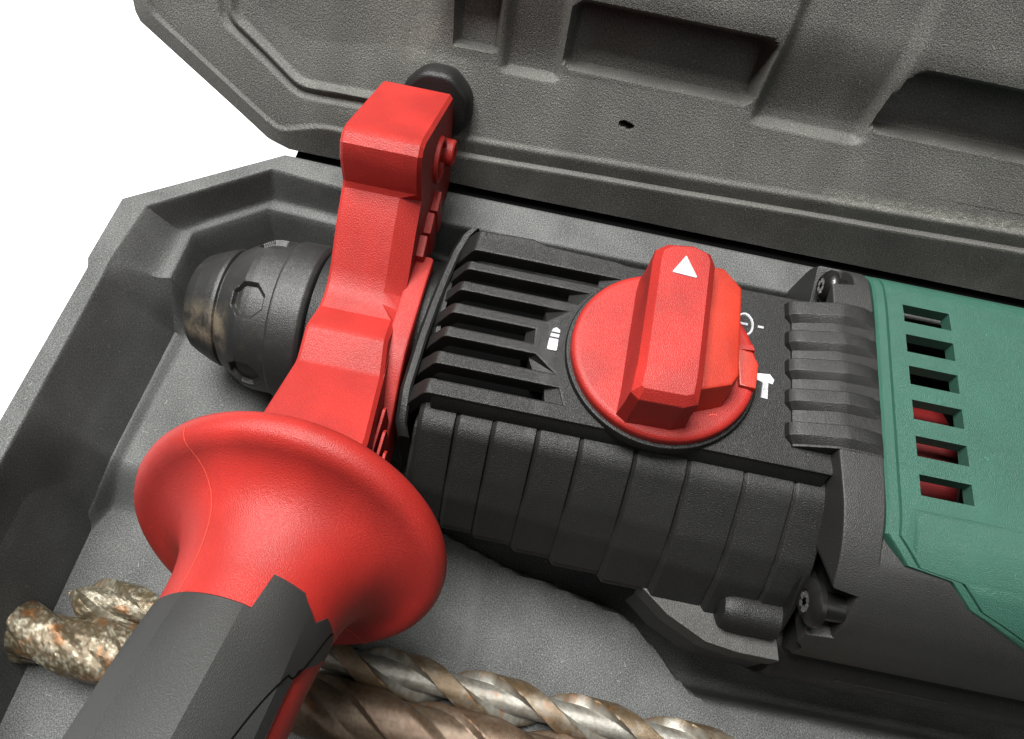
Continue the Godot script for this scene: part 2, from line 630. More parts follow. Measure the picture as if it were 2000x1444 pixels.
func build_housing(t: Node3D) -> void:
	# core under the ribs
	var core := PackedVector2Array([Vector2(17, 61.0), Vector2(24.0, 61.0), Vector2(36, 51), Vector2(39, 40), Vector2(35, 30), Vector2(18, 9), Vector2(-18, 9), Vector2(-35, 28), Vector2(-38, 52), Vector2(-30, 64), Vector2(-26, 61)])
	var mb := MB.new()
	prism_x(mb, core, -55.0, 48.0, 0.6)
	var g := obj("gear_housing", mb, M.tool, t)
	# the stepped ribs: each a shell piece standing a little further out than the last
	var xs := [-53.6, -45.0, -36.4, -26.0, -15.8, -3.0, 9.6, 23.0, 34.8, 44.0]
	var ez := [40.2, 41.2, 42.1, 43.4, 44.9, 46.6, 48.2, 49.4, 50.0]
	for k in 9:
		var e: float = ez[k]
		var x0: float = xs[k]
		var x1: float = xs[k + 1]
		var lift := 0.0 if k < 2 else 0.5
		var prof := func(off: float) -> PackedVector2Array:
			var q := rounded(PackedVector2Array([Vector2(19.5, 69.0 + lift - off * 0.6), Vector2(24.0 - off * 0.4, 68.4 + lift - off * 0.7), Vector2(26.4 - off * 0.7, 67.0 + lift - off * 0.7), Vector2(33 + (e - 42.0) * 0.6 - off, 58.6 - off * 0.5), Vector2(37.4 + (e - 42.0) * 0.8 - off, 52.0), Vector2(e - off, 41.0)]), 1.4, 3)
			q.append(Vector2(e - off, 40.0)); q.append(Vector2(e - 0.7 - off, 39.6)); q.append(Vector2(e - 1.6 - off, 37.5)); q.append(Vector2(e - 6 - off, 31.0)); q.append(Vector2(22, 10)); q.append(Vector2(18.5, 10)); q.append(Vector2(18.5, 60))
			return q
		var rb := MB.new()
		var f0: PackedVector2Array = prof.call(1.5)
		var f1: PackedVector2Array = prof.call(0.12)
		var f2: PackedVector2Array = prof.call(0.0)
		rb.loft([ring_x(f0, x0 - 0.1), ring_x(f1, x0 + 1.0), ring_x(f2, x0 + 1.3), ring_x(f2, x1 - 0.3), ring_x(f1, x1 - 0.1), ring_x(f0, x1 + 0.02)], true, true)
		obj("rib", rb, M.tool, g, 38.0)
	# front bulkhead, curved in plan
	var fb := MB.new()
	var rings: Array = []
	for q in [[-30, -51.5], [-28, -53.2], [-23.5, -55.0], [-15, -56.1], [-7, -56.9], [3, -57.6], [18, -58.0], [25, -57.6], [27.5, -56.4]]:
		var z: float = q[0]
		var x: float = q[1]
		var yt := 68.6 if z < 22 else 68.6 - (z - 22) * 1.2
		if z < -24:
			yt = 68.6 + (-24 - z) * 0.5
		rings.append(PackedVector3Array([Vector3(x - 1.4, 40, z), Vector3(x - 1.4, yt - 0.9, z), Vector3(x - 0.6, yt, z), Vector3(x + 0.8, yt, z), Vector3(x + 1.3, yt - 0.5, z), Vector3(x + 1.3, 40, z)]))
	fb.loft(rings)
	obj("front_rim", fb, M.smooth, g)
	# collar that the handle clamps round
	var cl := MB.new()
	lathe(cl, v2s([-90, 8, -90, 17.5, -88.5, 19, -88.2, 22.4, -70, 24, -57, 24.5, -55, 26, -54, 26, -54, 10]), AX, Vector3.RIGHT, 72)
	obj("collar", cl, M.smooth, t)
	# lower ledge with its dark seam
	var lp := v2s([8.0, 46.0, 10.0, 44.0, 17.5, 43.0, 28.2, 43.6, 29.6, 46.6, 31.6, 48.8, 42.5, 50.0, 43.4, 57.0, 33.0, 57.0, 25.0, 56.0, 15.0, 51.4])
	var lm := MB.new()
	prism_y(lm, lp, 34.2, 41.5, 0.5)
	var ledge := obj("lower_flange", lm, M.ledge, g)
	var l2 := MB.new()
	prism_y(l2, inset(lp, 0.35), 22.0, 33.9, 0.3)
	obj("flange_base", l2, M.tool, ledge)
	# round nub on the ledge
	var nb := MB.new()
	lathe(nb, v2s([26.5, 0.1, 26.6, 2.6, 27.4, 4.2, 29.0, 5.0, 32, 5.2, 41, 5.2, 41, 0.1]), Vector3(0, 43.6, 47.6), Vector3.RIGHT, 36)
	obj("nub", nb, M.smooth, g)


func build_top_plate(t: Node3D) -> void:
	var YT := 74.0
	# slots: rear edge z, front edge z, dark end x (rear, front), ramp tip x (rear, front)
	var slots := [[-21.2, -17.7, -17.1, -17.3, -12.3, -13.0], [-15.0, -11.4, -24.1, -24.2, -19.6, -22.0], [-8.5, -4.7, -29.2, -29.7, -24.2, -28.9], [-1.7, 2.15, -33.0, -32.9, -31.0, -30.9], [5.1, 9.2, -31.2, -29.3, -29.8, -24.6], [12.7, 16.6, -26.2, -25.4, -23.1, -21.6]]
	# comb-shaped outline, slots open to the left at x = -50
	var poly := PackedVector2Array()
	var xl := func(z: float) -> float: return -49.2 - (z + 21.4) * 0.066
	poly.append(Vector2(42.5, -26.5)); poly.append(Vector2(-11, -26.0)); poly.append(Vector2(-14, -26.6)); poly.append(Vector2(-32, -27.2)); poly.append(Vector2(-36, -28.4)); poly.append(Vector2(-48, -27.6))
	poly.append(Vector2(xl.call(-24.0), -24.5))
	for s in slots:
		poly.append(Vector2(xl.call(s[0]), s[0]))
		poly.append(Vector2(s[4], s[0]))
		poly.append(Vector2(s[5], s[1]))
		poly.append(Vector2(xl.call(s[1]), s[1]))
	poly.append(Vector2(xl.call(20.6), 20.6)); poly.append(Vector2(41.5, 20.6)); poly.append(Vector2(42.5, 19.6))
	var mb := MB.new()
	prism_y(mb, poly, 69.6, YT, 0.55)
	# underside skirt along the front edge
	var sk := PackedVector2Array([Vector2(19.6, 73.2), Vector2(20.55, 73.2), Vector2(21.9, 69.4), Vector2(21.6, 67.4), Vector2(19.6, 67.4)])
	var p := obj("top_plate", mb, M.tool, t)
	var sm := MB.new()
	prism_x(sm, sk, -51.4, 41.2, 0.3)
	obj("front_skirt", sm, M.tool, p)
	# near-black floor that paints in the shade deep inside the slots
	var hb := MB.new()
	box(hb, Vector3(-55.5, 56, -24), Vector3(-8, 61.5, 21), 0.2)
	obj("slot_shade_floor", hb, M.void_black, p)
	# ramps that close the slots at their right ends
	for s in slots:
		var rm := MB.new()
		var a := Vector3(s[2], 71.6, s[0] - 0.02); var b := Vector3(s[3], 71.6, s[1] + 0.02)
		var c := Vector3(s[5] + 0.3, 73.75, s[1] + 0.02); var d := Vector3(s[4] + 0.3, 73.75, s[0] - 0.02)
		var dn := Vector3(0, -9, 0)
		rm.quad(a, b, c, d)
		rm.quad(a, a + dn, b + dn, b)
		rm.quad(c, d, d + dn, c + dn)
		rm.quad(d, a, a + dn, d + dn)
		rm.quad(b, c, c + dn, b + dn)
		rm.quad(a + dn, d + dn, c + dn, b + dn)
		obj("slot_ramp", rm, M.tool, p)
	# the comb's teeth bend down to the front rim
	var bars := [[-27.6, -21.2], [-17.7, -15.0], [-11.4, -8.5], [-4.7, -1.7], [2.15, 5.1], [9.2, 12.7], [16.6, 20.6]]
	for b in bars:
		var z0: float = b[0] - 0.03
		var z1: float = b[1] + 0.03
		var zc := (z0 + z1) * 0.5
		var x: float = xl.call(zc)
		var tm := MB.new()
		var path := [[x + 0.9, 74.03, 0.0], [x - 0.2, 74.03, 0.0], [x - 0.9, 73.75, 0.0], [x - 1.7, 73.0, 0.1], [x - 4.4, 68.6, 0.5], [x - 5.4, 66.5, 1.0], [x - 6.2, 62.0, 1.2]]
		var rr: Array = []
		for q in path:
			var y: float = q[1]
			var dz: float = q[2]
			var e := 0.55
			rr.append(PackedVector3Array([Vector3(q[0] + 1.0, y - 4.4, z0), Vector3(q[0], y - e, z0), Vector3(q[0], y - e * 0.3, z0 + e * 0.3), Vector3(q[0], y, z0 + e), Vector3(q[0], y, z1 + dz - e), Vector3(q[0], y - e * 0.3, z1 + dz - e * 0.3), Vector3(q[0], y - e, z1 + dz), Vector3(q[0] + 1.0, y - 4.4, z1 + dz)]))
		tm.loft(rr)
		obj("vent_bar", tm, M.tool, p, 40.0)
	# raised white mode symbols
	var sy := MB.new()
	for q in [[-26.0, -3.2, -25.0, -2.6, -24.9, -1.75, -27.0, -1.75, -26.8, -2.6], [-27.05, -1.35, -24.95, -1.35, -25.0, -0.35, -27.2, -0.35], [-27.25, 0.05, -25.0, 0.05, -25.0, 3.1, -25.3, 3.3, -27.2, 3.3, -27.4, 3.0]]:
		prism_y(sy, v2s(q), 73.6, 74.35, 0.12)
	obj("drill_symbol", sy, M.white_print, p)
	var hm := MB.new()
	prism_y(hm, v2s([23.3, -1.75, 26.6, -2.2, 27.7, -0.8, 27.3, 0.45, 26.25, 0.3, 26.1, 4.7, 24.5, 4.6, 24.9, 0.55, 24.2, 0.25, 23.3, 0.1]), 73.6, 74.5, 0.12)
	obj("hammer_symbol", hm, M.white_print, p)
	var ro := MB.new()
	var ringpath: Array = []
	for i in 33:
		var a := TAU * i / 32.0
		var r := PackedVector3Array()
		for j in 6:
			var b := TAU * j / 6.0
			var rad := 0.32 * cos(b)
			r.append(Vector3(20.2 + (2.05 + rad) * cos(a), 74.0 + 0.4 * sin(b), -15.3 + (3.1 + rad) * sin(a)))
		ringpath.append(r)
	ro.loft(ringpath, true, false)
	prism_y(ro, v2s([18.0, -15.6, 20.9, -15.6, 20.9, -14.9, 18.0, -14.9]), 73.6, 74.4, 0.1)
	prism_y(ro, v2s([23.5, -15.6, 24.9, -15.6, 24.9, -14.9, 23.5, -14.9]), 73.6, 74.4, 0.1)
	obj("rotation_symbol", ro, M.white_print, p)


func collar_profile() -> PackedVector2Array:
	var q := PackedVector2Array([Vector2(-46, 30), Vector2(-47, 48), Vector2(-44, 68), Vector2(-36, 77), Vector2(-28, 78), Vector2(20, 78), Vector2(29, 77.4), Vector2(37, 74.6), Vector2(44, 69.4), Vector2(49.5, 61.5), Vector2(53.0, 51.5), Vector2(54.3, 44), Vector2(54.4, 40), Vector2(53.6, 39.6), Vector2(52, 30), Vector2(38, 4), Vector2(-30, 4)])
	var r := rounded(q, 7.0, 4)
	var out := PackedVector2Array()
	for i in r.size():
		var a := r[i]
		var b := r[(i + 1) % r.size()]
		var n := maxi(1, int(a.distance_to(b) / 0.7))
		for k in n:
			out.append(a.lerp(b, float(k) / n))
	return out


func collar_top(z: float) -> float:        # height of the motor housing's upper side
	var best := -1e9
	var prof := collar_profile()
	for i in prof.size():
		var a := prof[i]
		var b := prof[(i + 1) % prof.size()]
		if (a.x <= z and b.x >= z) or (b.x <= z and a.x >= z):
			best = maxf(best, lerpf(a.y, b.y, clampf((z - a.x) / (b.x - a.x) if absf(b.x - a.x) > 1e-5 else 0.0, 0, 1)))
	return best


func build_motor_end(t: Node3D) -> void:
	var prof := collar_profile()
	var mb := MB.new()
	var rr: Array = []
	# the front end of the collar is cut back where the two screws sit
	var start := func(q: Vector2) -> float:
		var x := 41.2 + maxf(q.x - 17.0, 0.0) * 0.075
		var k := (1.0 - smoothstep(7.8, 8.6, (q - Vector2(46.4, 60.2)).length())) * 6.0
		var k2 := (1.0 - smoothstep(5.4, 6.4, q.distance_to(Vector2(-36.0, 74.0)))) * 6.0
		var low := smoothstep(50.0, 53.0, q.x) * (1.0 - smoothstep(46.0, 50.0, q.y)) * 2.5
		return x + maxf(k, k2) + low
	for st in [[9.0, 0.0], [0.6, 0.0], [0.2, 0.2], [0.0, 0.7]]:
		var r := PackedVector3Array()
		var ip := inset(prof, st[0])
		for i in prof.size():
			var q := prof[i].lerp(Vector2(5, 42), st[0] / 45.0)
			r.append(Vector3(start.call(prof[i]) + st[1], q.y, q.x))
		rr.append(r)
	# under the green cover the housing steps in by the cover's thickness
	for st in [[51.0, 0.0, 0.0], [51.5, 0.25, 0.0], [51.8, 1.0, 0.0], [58.0, 1.0, 0.0], [75.0, 1.0, 0.0], [135.0, 1.0, 0.0]]:
		var r := PackedVector3Array()
		var ip := inset(prof, 1.6)
		for i in prof.size():
			var q := prof[i]
			var k: float = lerpf(st[1], st[2], smoothstep(34.0, 40.0, q.x)) * smoothstep(44.0, 58.0, q.y)
			q = q.lerp(ip[i], k)
			if q.x < 33.0 and q.y > 40.0 and st[0] > 52.0:
				q.y = minf(q.y, lerpf(36.0, q.y, smoothstep(29.0, 33.0, q.x)))
			r.append(Vector3(st[0], q.y, q.x))
		rr.append(r)
	mb.loft(rr, true, true)
	var m := obj("motor_collar", mb, M.motor, t, 40.0)
	# the five moulded grip ribs: each rises steeply, runs to a crest and drops to a flat
	var bm := MB.new()
	box(bm, Vector3(33.0, 69.0, -22.0), Vector3(43.0, 73.5, 14.0), 0.3)
	var blk := obj("rib_block", bm, M.tool, m)
	var crest := [-19.8, -11.7, -3.6, 4.7, 13.4]
	for k in 5:
		var zc: float = crest[k]
		var z0: float = zc - (3.4 if k > 0 else 4.0)
		var z2: float = zc + 1.7
		var z3: float = (crest[k + 1] - 3.38) if k < 4 else zc + 2.2
		var rm := MB.new()
		var rr2: Array = []
		# x of the raised part, its height, x of the flat part, its height
		for q in [[30.3, 71.0, 31.6, 71.0], [30.4, 74.2, 31.7, 73.4], [30.8, 75.6, 32.0, 74.6], [31.8, 76.4, 32.8, 75.0], [33.2, 76.9, 33.8, 75.5], [42.0, 79.4, 41.0, 78.12], [43.6, 79.6, 43.6, 78.14], [48.4, 79.35, 48.0, 78.12], [51.4, 78.15, 51.4, 78.1]]:
			var xa: float = q[0]
			var ya: float = q[1]
			var xb: float = q[2]
			var yb: float = q[3]
			rr2.append(PackedVector3Array([Vector3(xb, 69.0, z0 - 0.1), Vector3(xb, yb, z0 - 0.1), Vector3(xa, ya - 0.25, z0), Vector3(xa, ya - 0.1, z0 + 0.35), Vector3(xa, ya + 0.05, zc - 0.25), Vector3(xa, ya, zc), Vector3(xb, yb, z2), Vector3(xb, yb - 0.02, z3), Vector3(xb, 69.0, z3)]))
		rm.loft(rr2)
		obj("grip_rib", rm, M.tool, blk, 26.0)
	# screws, heads facing the chuck
	for q in [[44.3, 59.6, 46.2, 5.4], [44.4, 71.6, -34.2, 4.5]]:
		var sm := MB.new()
		var r: float = q[3]
		var at := Vector3(q[0], q[1], q[2])
		lathe(sm, PackedVector2Array([Vector2(-1.6, 0.05), Vector2(-1.6, r * 0.34), Vector2(-3.0, r * 0.40), Vector2(-3.3, r * 0.55), Vector2(-2.6, r * 0.82), Vector2(-1.4, r), Vector2(-0.2, r), Vector2(0.1, r * 0.9), Vector2(0.3, r * 0.6), Vector2(7, r * 0.6)]), at, Vector3.RIGHT, 36)
		var sc := obj("screw", sm, M.screw, m)
		var st := MB.new()
		for a in 3:
			var dirv := Vector3(0, cos(a * PI / 3.0), sin(a * PI / 3.0)) * r * 0.50
			var per := Vector3(0, -sin(a * PI / 3.0), cos(a * PI / 3.0)) * r * 0.13
			var rg: Array = []
			for x in [-3.1, -1.5]:
				rg.append(PackedVector3Array([at + Vector3(x, 0, 0) + dirv + per, at + Vector3(x, 0, 0) + dirv - per, at + Vector3(x, 0, 0) - dirv - per, at + Vector3(x, 0, 0) - dirv + per]))
			st.loft(rg)
		obj("drive_star", st, M.steel_plain, sc)
	# thin wall in front of the lower screw
	var tw := MB.new()
	prism_x(tw, v2s([40.0, 60.0, 46.5, 53.5, 50.5, 46.0, 52.0, 40.5, 46.0, 40.5]), 41.0, 42.3, 0.3)
	obj("screw_guard", tw, M.smooth, m)
	# lower vent hump under the motor
	var vm := MB.new()
	prism_x(vm, rounded(v2s([30, 36, 52.5, 36.5, 57.5, 31, 58.5, 24, 54, 6, 30, 4]), 3.0, 4), 44.5, 130.0, 2.5)
	obj("lower_shell", vm, M.smooth, m)
	for k in 3:
		var sm := MB.new()
		prism_x(sm, v2s([55.6, 32.0 - k * 3.2, 57.3, 30.9 - k * 3.2, 57.3, 30.0 - k * 3.2, 55.6, 30.6 - k * 3.2]), 62.0 - k * 3.0, 92.0, 0.25)
		obj("vent_rib", sm, M.smooth, m)


func build_green(t: Node3D) -> void:
	var zs := PackedFloat32Array()
	var slot := [[-28.6, -23.4], [-19.6, -14.5], [-10.5, -5.4], [-1.2, 3.9], [8.2, 13.3], [17.7, 22.7]]
	# (helper: left boundary of the cover in plan)
	var left := func(z: float) -> float:
		if z < 32.5: return 52.4 - (z + 38.0) * 0.010
		if z < 38.0: return lerpf(51.7, 57.0, (z - 32.5) / 5.5)
		if z < 39.2: return lerpf(57.0, 67.0, (z - 38.0) / 1.2)
		if z < 43.5: return lerpf(67.0, 72.8, (z - 39.2) / 4.3)
		return lerpf(72.8, 104.0, clampf((z - 43.5) / 9.0, 0, 1))
	var height := func(z: float) -> float:
		return collar_top(clampf(z, -46.0, 53.5)) - 0.35 + 0.85 * smoothstep(18.0, 34.0, z) + 0.5 * smoothstep(43.0, 50.0, z)
	var z := -46.0
	zs.append_array(PackedFloat32Array([-46.0, -43.0, -40.0, -38.0, -36.4, -36.0, -34.0, -32.5]))
	for s in slot:
		zs.append(s[0] - 0.45); zs.append(s[0]); zs.append((s[0] + s[1]) * 0.5); zs.append(s[1]); zs.append(s[1] + 0.45)
	zs.append_array(PackedFloat32Array([24.5, 26.2, 26.9, 28.5, 30.5, 32.5, 34.0, 36.0, 38.0, 38.6, 39.2, 40.2, 41.4, 43.5, 45.0, 46.5, 48.0, 49.5, 51.0, 52.2, 53.2]))
	var mb := MB.new()
	var rows: Array = []
	for zz in zs:
		var xl: float = left.call(zz)
		var y: float = height.call(zz)
		var r := PackedVector3Array()
		var drop := 0.0
		var step := 0.0
		if zz >= 26.5 and zz < 40.0: step = -0.45
		r.append(Vector3(xl, y - 4.0, zz)); r.append(Vector3(xl, y - 0.6, zz)); r.append(Vector3(xl + 0.5, y, zz))
		r.append(Vector3(xl + 2.5, y, zz)); r.append(Vector3(xl + 2.65, y - 0.6, zz)); r.append(Vector3(xl + 2.9, y - 0.6, zz)); r.append(Vector3(xl + 3.15, y + 0.1, zz)); 
		r.append(Vector3(maxf(57.4, xl + 4.0), y + 0.1, zz)); r.append(Vector3(maxf(58.2, xl + 4.3), y + 0.1 + step, zz))
		for x in [59.0, 59.45, 65.0, 71.5, 71.95, 73.0, 77.0, 95.0, 112.0, 136.0]:
			r.append(Vector3(maxf(x, xl + 5.0 + (x - 59.0) * 0.05), y + 0.1 + (step if x < 80.0 else 0.0), zz))
		rows.append(r)
	# columns 10..12 are the slot openings (59.45 to 71.5)
	for k in rows.size() - 1:
		var a: PackedVector3Array = rows[k]
		var b: PackedVector3Array = rows[k + 1]
		var zc := (zs[k] + zs[k + 1]) * 0.5
		var in_slot := false
		for s in slot:
			if zc > s[0] and zc < s[1]:
				in_slot = true
		for i in a.size() - 1:
			if in_slot and i >= 10 and i < 12:
				continue
			mb.quad(a[i], a[i + 1], b[i + 1], b[i])
	# slot walls
	for s in slot:
		var y: float = height.call((s[0] + s[1]) * 0.5) + 0.1
		var c := [Vector2(59.45, s[0]), Vector2(71.5, s[0]), Vector2(71.5, s[1]), Vector2(59.45, s[1])]
		for i in 4:
			var p: Vector2 = c[i]
			var q: Vector2 = c[(i + 1) % 4]
			var y0: float = height.call(p.y) + 0.1
			var y1: float = height.call(q.y) + 0.1
			mb.quad(Vector3(p.x, y0, p.y), Vector3(q.x, y1, q.y), Vector3(q.x, y1 - 3.4, q.y), Vector3(p.x, y0 - 3.4, p.y))
	var g := obj("green_cover", mb, M.green, t, 30.0, Vector3.UP)
	# near-black sheet painted as the unlit inside, and the red fan behind the slots
	var lb := MB.new()
	box(lb, Vector3(57, 38.0, -40), Vector3(92, 38.6, 27), 0.1)
	obj("inner_shade_sheet", lb, M.void_black, g)
	var fm := MB.new()
	lathe(fm, v2s([58.6, 0.1, 58.6, 24.5, 60.0, 26.0, 76.0, 26.0, 77.5, 24.5, 77.5, 0.1]), Vector3(0, 42.0, 6.0), Vector3.RIGHT, 72)
	obj("motor_fan", fm, M.fan, g)


func build_chuck(t: Node3D) -> void:
	var prof := v2s([-124.6, 0.2, -124.6, 10.8, -124.2, 12.2, -123.2, 13.4, -121.4, 14.4, -117.2, 16.2, -115.2, 16.9, -114.4, 16.8, -114.0, 16.1, -113.6, 16.2, -113.2, 17.2, -106.5, 21.2, -104.5, 21.6, -98.4, 21.7, -98.1, 22.3, -97.7, 22.5, -92.0, 22.6, -90.4, 22.4, -89.4, 21.6, -89.0, 20.4, -88.9, 15.0])
	var px := PackedFloat32Array(); var pr := PackedFloat32Array()
	# resample finely along the profile
	for i in prof.size() - 1:
		var n := maxi(1, int(prof[i].distance_to(prof[i + 1]) / 0.36))
		for k in n:
			var q := prof[i].lerp(prof[i + 1], float(k) / n)
			px.append(q.x); pr.append(q.y)
	var seg := 320
	var rings: Array = []
	for i in px.size():
		var r := PackedVector3Array()
		for j in seg:
			var a := TAU * j / seg
			var rad := pr[i]
			if px[i] > -111.0 and px[i] < -98.5:
				var best := 1e9
				for k in 6:
					var da := wrapf(a - deg_to_rad(21.0 + 60.0 * k), -PI, PI) * 20.0
					var dx := px[i] + 104.4
					var d := maxf(maxf(absf(da), absf(dx)), (absf(da) + absf(dx)) * 0.7071) - 4.5
					best = minf(best, d)
				rad -= 1.6 * (1.0 - smoothstep(-0.8, 0.0, best))
			r.append(AX + Vector3(px[i], cos(a) * rad, sin(a) * rad))
		rings.append(r)
	var mb := MB.new()
	mb.loft(rings)
	var n1 := FastNoiseLite.new(); n1.seed = 4; n1.frequency = 0.11; n1.fractal_octaves = 4
	var n2 := FastNoiseLite.new(); n2.seed = 9; n2.frequency = 0.5
	var paint := func(p: Vector3) -> Color:
		var a := rad_to_deg(atan2(p.z + 8.0, p.y - 42.0))
		var c := Color(0.015, 0.015, 0.014)
		var s := smoothstep(22.0, 44.0, a) * (1.0 - smoothstep(58.0, 78.0, a)) * smoothstep(-126.0, -120.0, p.x) * (1.0 - smoothstep(-112.0, -108.0, p.x))
		s *= clampf(0.62 + 1.5 * n1.get_noise_3dv(p * Vector3(1.4, 0.9, 0.9)), 0, 1.2) * (0.8 + 0.8 * n2.get_noise_3dv(p * 2.2))
		c = c.lerp(Color(0.125, 0.10, 0.072), clampf(s, 0, 0.75))
		var d := clampf(n1.get_noise_3dv(p * 1.7 + Vector3(50, 0, 0)) * 2.0 - 0.5, 0, 1) * 0.05
		return c.lerp(Color(0.2, 0.18, 0.14), d)
	obj("chuck", mb, M.chuck, t, 40.0, Vector3.ZERO, paint)


func build_knob(t: Node3D) -> void:
	var root := MB.new()
	lathe(root, v2s([74.0, 1, 74.0, 22.2, 77.0, 22.2, 77.7, 22.0, 78.2, 21.4, 78.5, 20.4, 78.55, 16, 78.5, 0.1]), Vector3.ZERO, Vector3.UP, 128)
	var k := obj("mode_knob", root, M.red, t)
	k.set_meta("label", "red rotary mode knob with a white arrow")
	var rg := MB.new()
	lathe(rg, v2s([73.0, 20, 73.0, 23.3, 74.9, 23.3, 75.4, 23.0, 75.5, 22.6, 75.5, 20]), Vector3.ZERO, Vector3.UP, 128)
	obj("base_ring", rg, M.smooth, k)
	# finger bar
	var bar := v2s([-4.9, -21.0, 1.2, -22.0, 5.4, -20.6, 6.7, -17.4, 5.5, 12.6, 5.3, 18.2, 2.4, 19.4, -7.4, 19.6, -9.4, 18.3, -9.0, 12.6, -8.2, -15.0, -7.7, -18.6])
	var bp := bar
	var bm := MB.new()
	var ring := func(off: float, y: float) -> PackedVector3Array:
		var r := PackedVector3Array()
		var ip := inset(bp, off)
		for i in ip.size():
			var q := ip[i]
			if i == 4 or i == 9:
				q.y = 12.6
			var yy := y
			if y > 90.0:
				yy -= maxf(q.y - 12.6, 0.0) * 0.30
			r.append(Vector3(q.x, yy, q.y))
		return r
	var top: PackedVector3Array = ring.call(1.9, 93.0)
	bm.loft([ring.call(-0.5, 77.6), ring.call(0.0, 84.0), ring.call(0.1, 90.9), ring.call(0.25, 91.3), ring.call(1.75, 92.9), top], true, false)
	var back := PackedVector3Array(); var front := PackedVector3Array()
	for i in top.size():
		if i <= 4 or i >= 9: back.append(top[i])
	for i in range(4, 10): front.append(top[i])
	bm.fan(back, false)
	bm.fan(front, false)
	obj("knob_bar", bm, M.red, k, 20.0, Vector3.UP)
	# release button beside the bar
	var lb := v2s([6.0, -21.0, 10.4, -21.6, 15.2, -17.2, 15.2, 6.6, 13.6, 9.6, 6.0, 13.0])
	var lm := MB.new()
	var lr := func(off: float, y: float, sl: float) -> PackedVector3Array:
		var r := PackedVector3Array()
		for q in inset(lb, off):
			r.append(Vector3(q.x, y - maxf(q.x - 8.0, 0.0) * sl, q.y))
		return r
	var l0 := PackedVector3Array()
	for q in lb:
		l0.append(Vector3(q.x, 77.5, q.y + (2.2 if q.y > 4.0 else 0.0)))
	lm.loft([l0, lr.call(0.0, 85.6, 0.12), lr.call(0.3, 86.3, 0.12), lr.call(0.9, 86.6, 0.12)], true, false)
	lm.fan(lr.call(0.9, 86.6, 0.12), false)
	obj("lock_button", lm, M.orange, k, 30.0, Vector3.UP)
	var tb := MB.new()
	prism_y(tb, v2s([16.6, -4.6, 20.4, -4.0, 21.9, -1.0, 21.3, 5.6, 17.4, 5.4]), 75.8, 79.6, 0.5)
	obj("index_tab", tb, M.orange, k)
	var t2 := MB.new()
	prism_y(t2, v2s([17.0, -6.2, 20.6, -6.6, 21.2, -4.9, 17.2, -4.5]), 75.8, 79.1, 0.4)
	obj("index_tab", t2, M.red, k)
	var ar := MB.new()
	prism_y(ar, rounded(v2s([-0.8, -17.3, 2.1, -11.5, -3.8, -11.8]), 0.5, 3), 92.6, 93.3, 0.15)
	obj("arrow_mark", ar, M.white_print, k)


# ------------------------------------------------------------------ side handle
const HP := Vector3(-73, 67, 57.6)

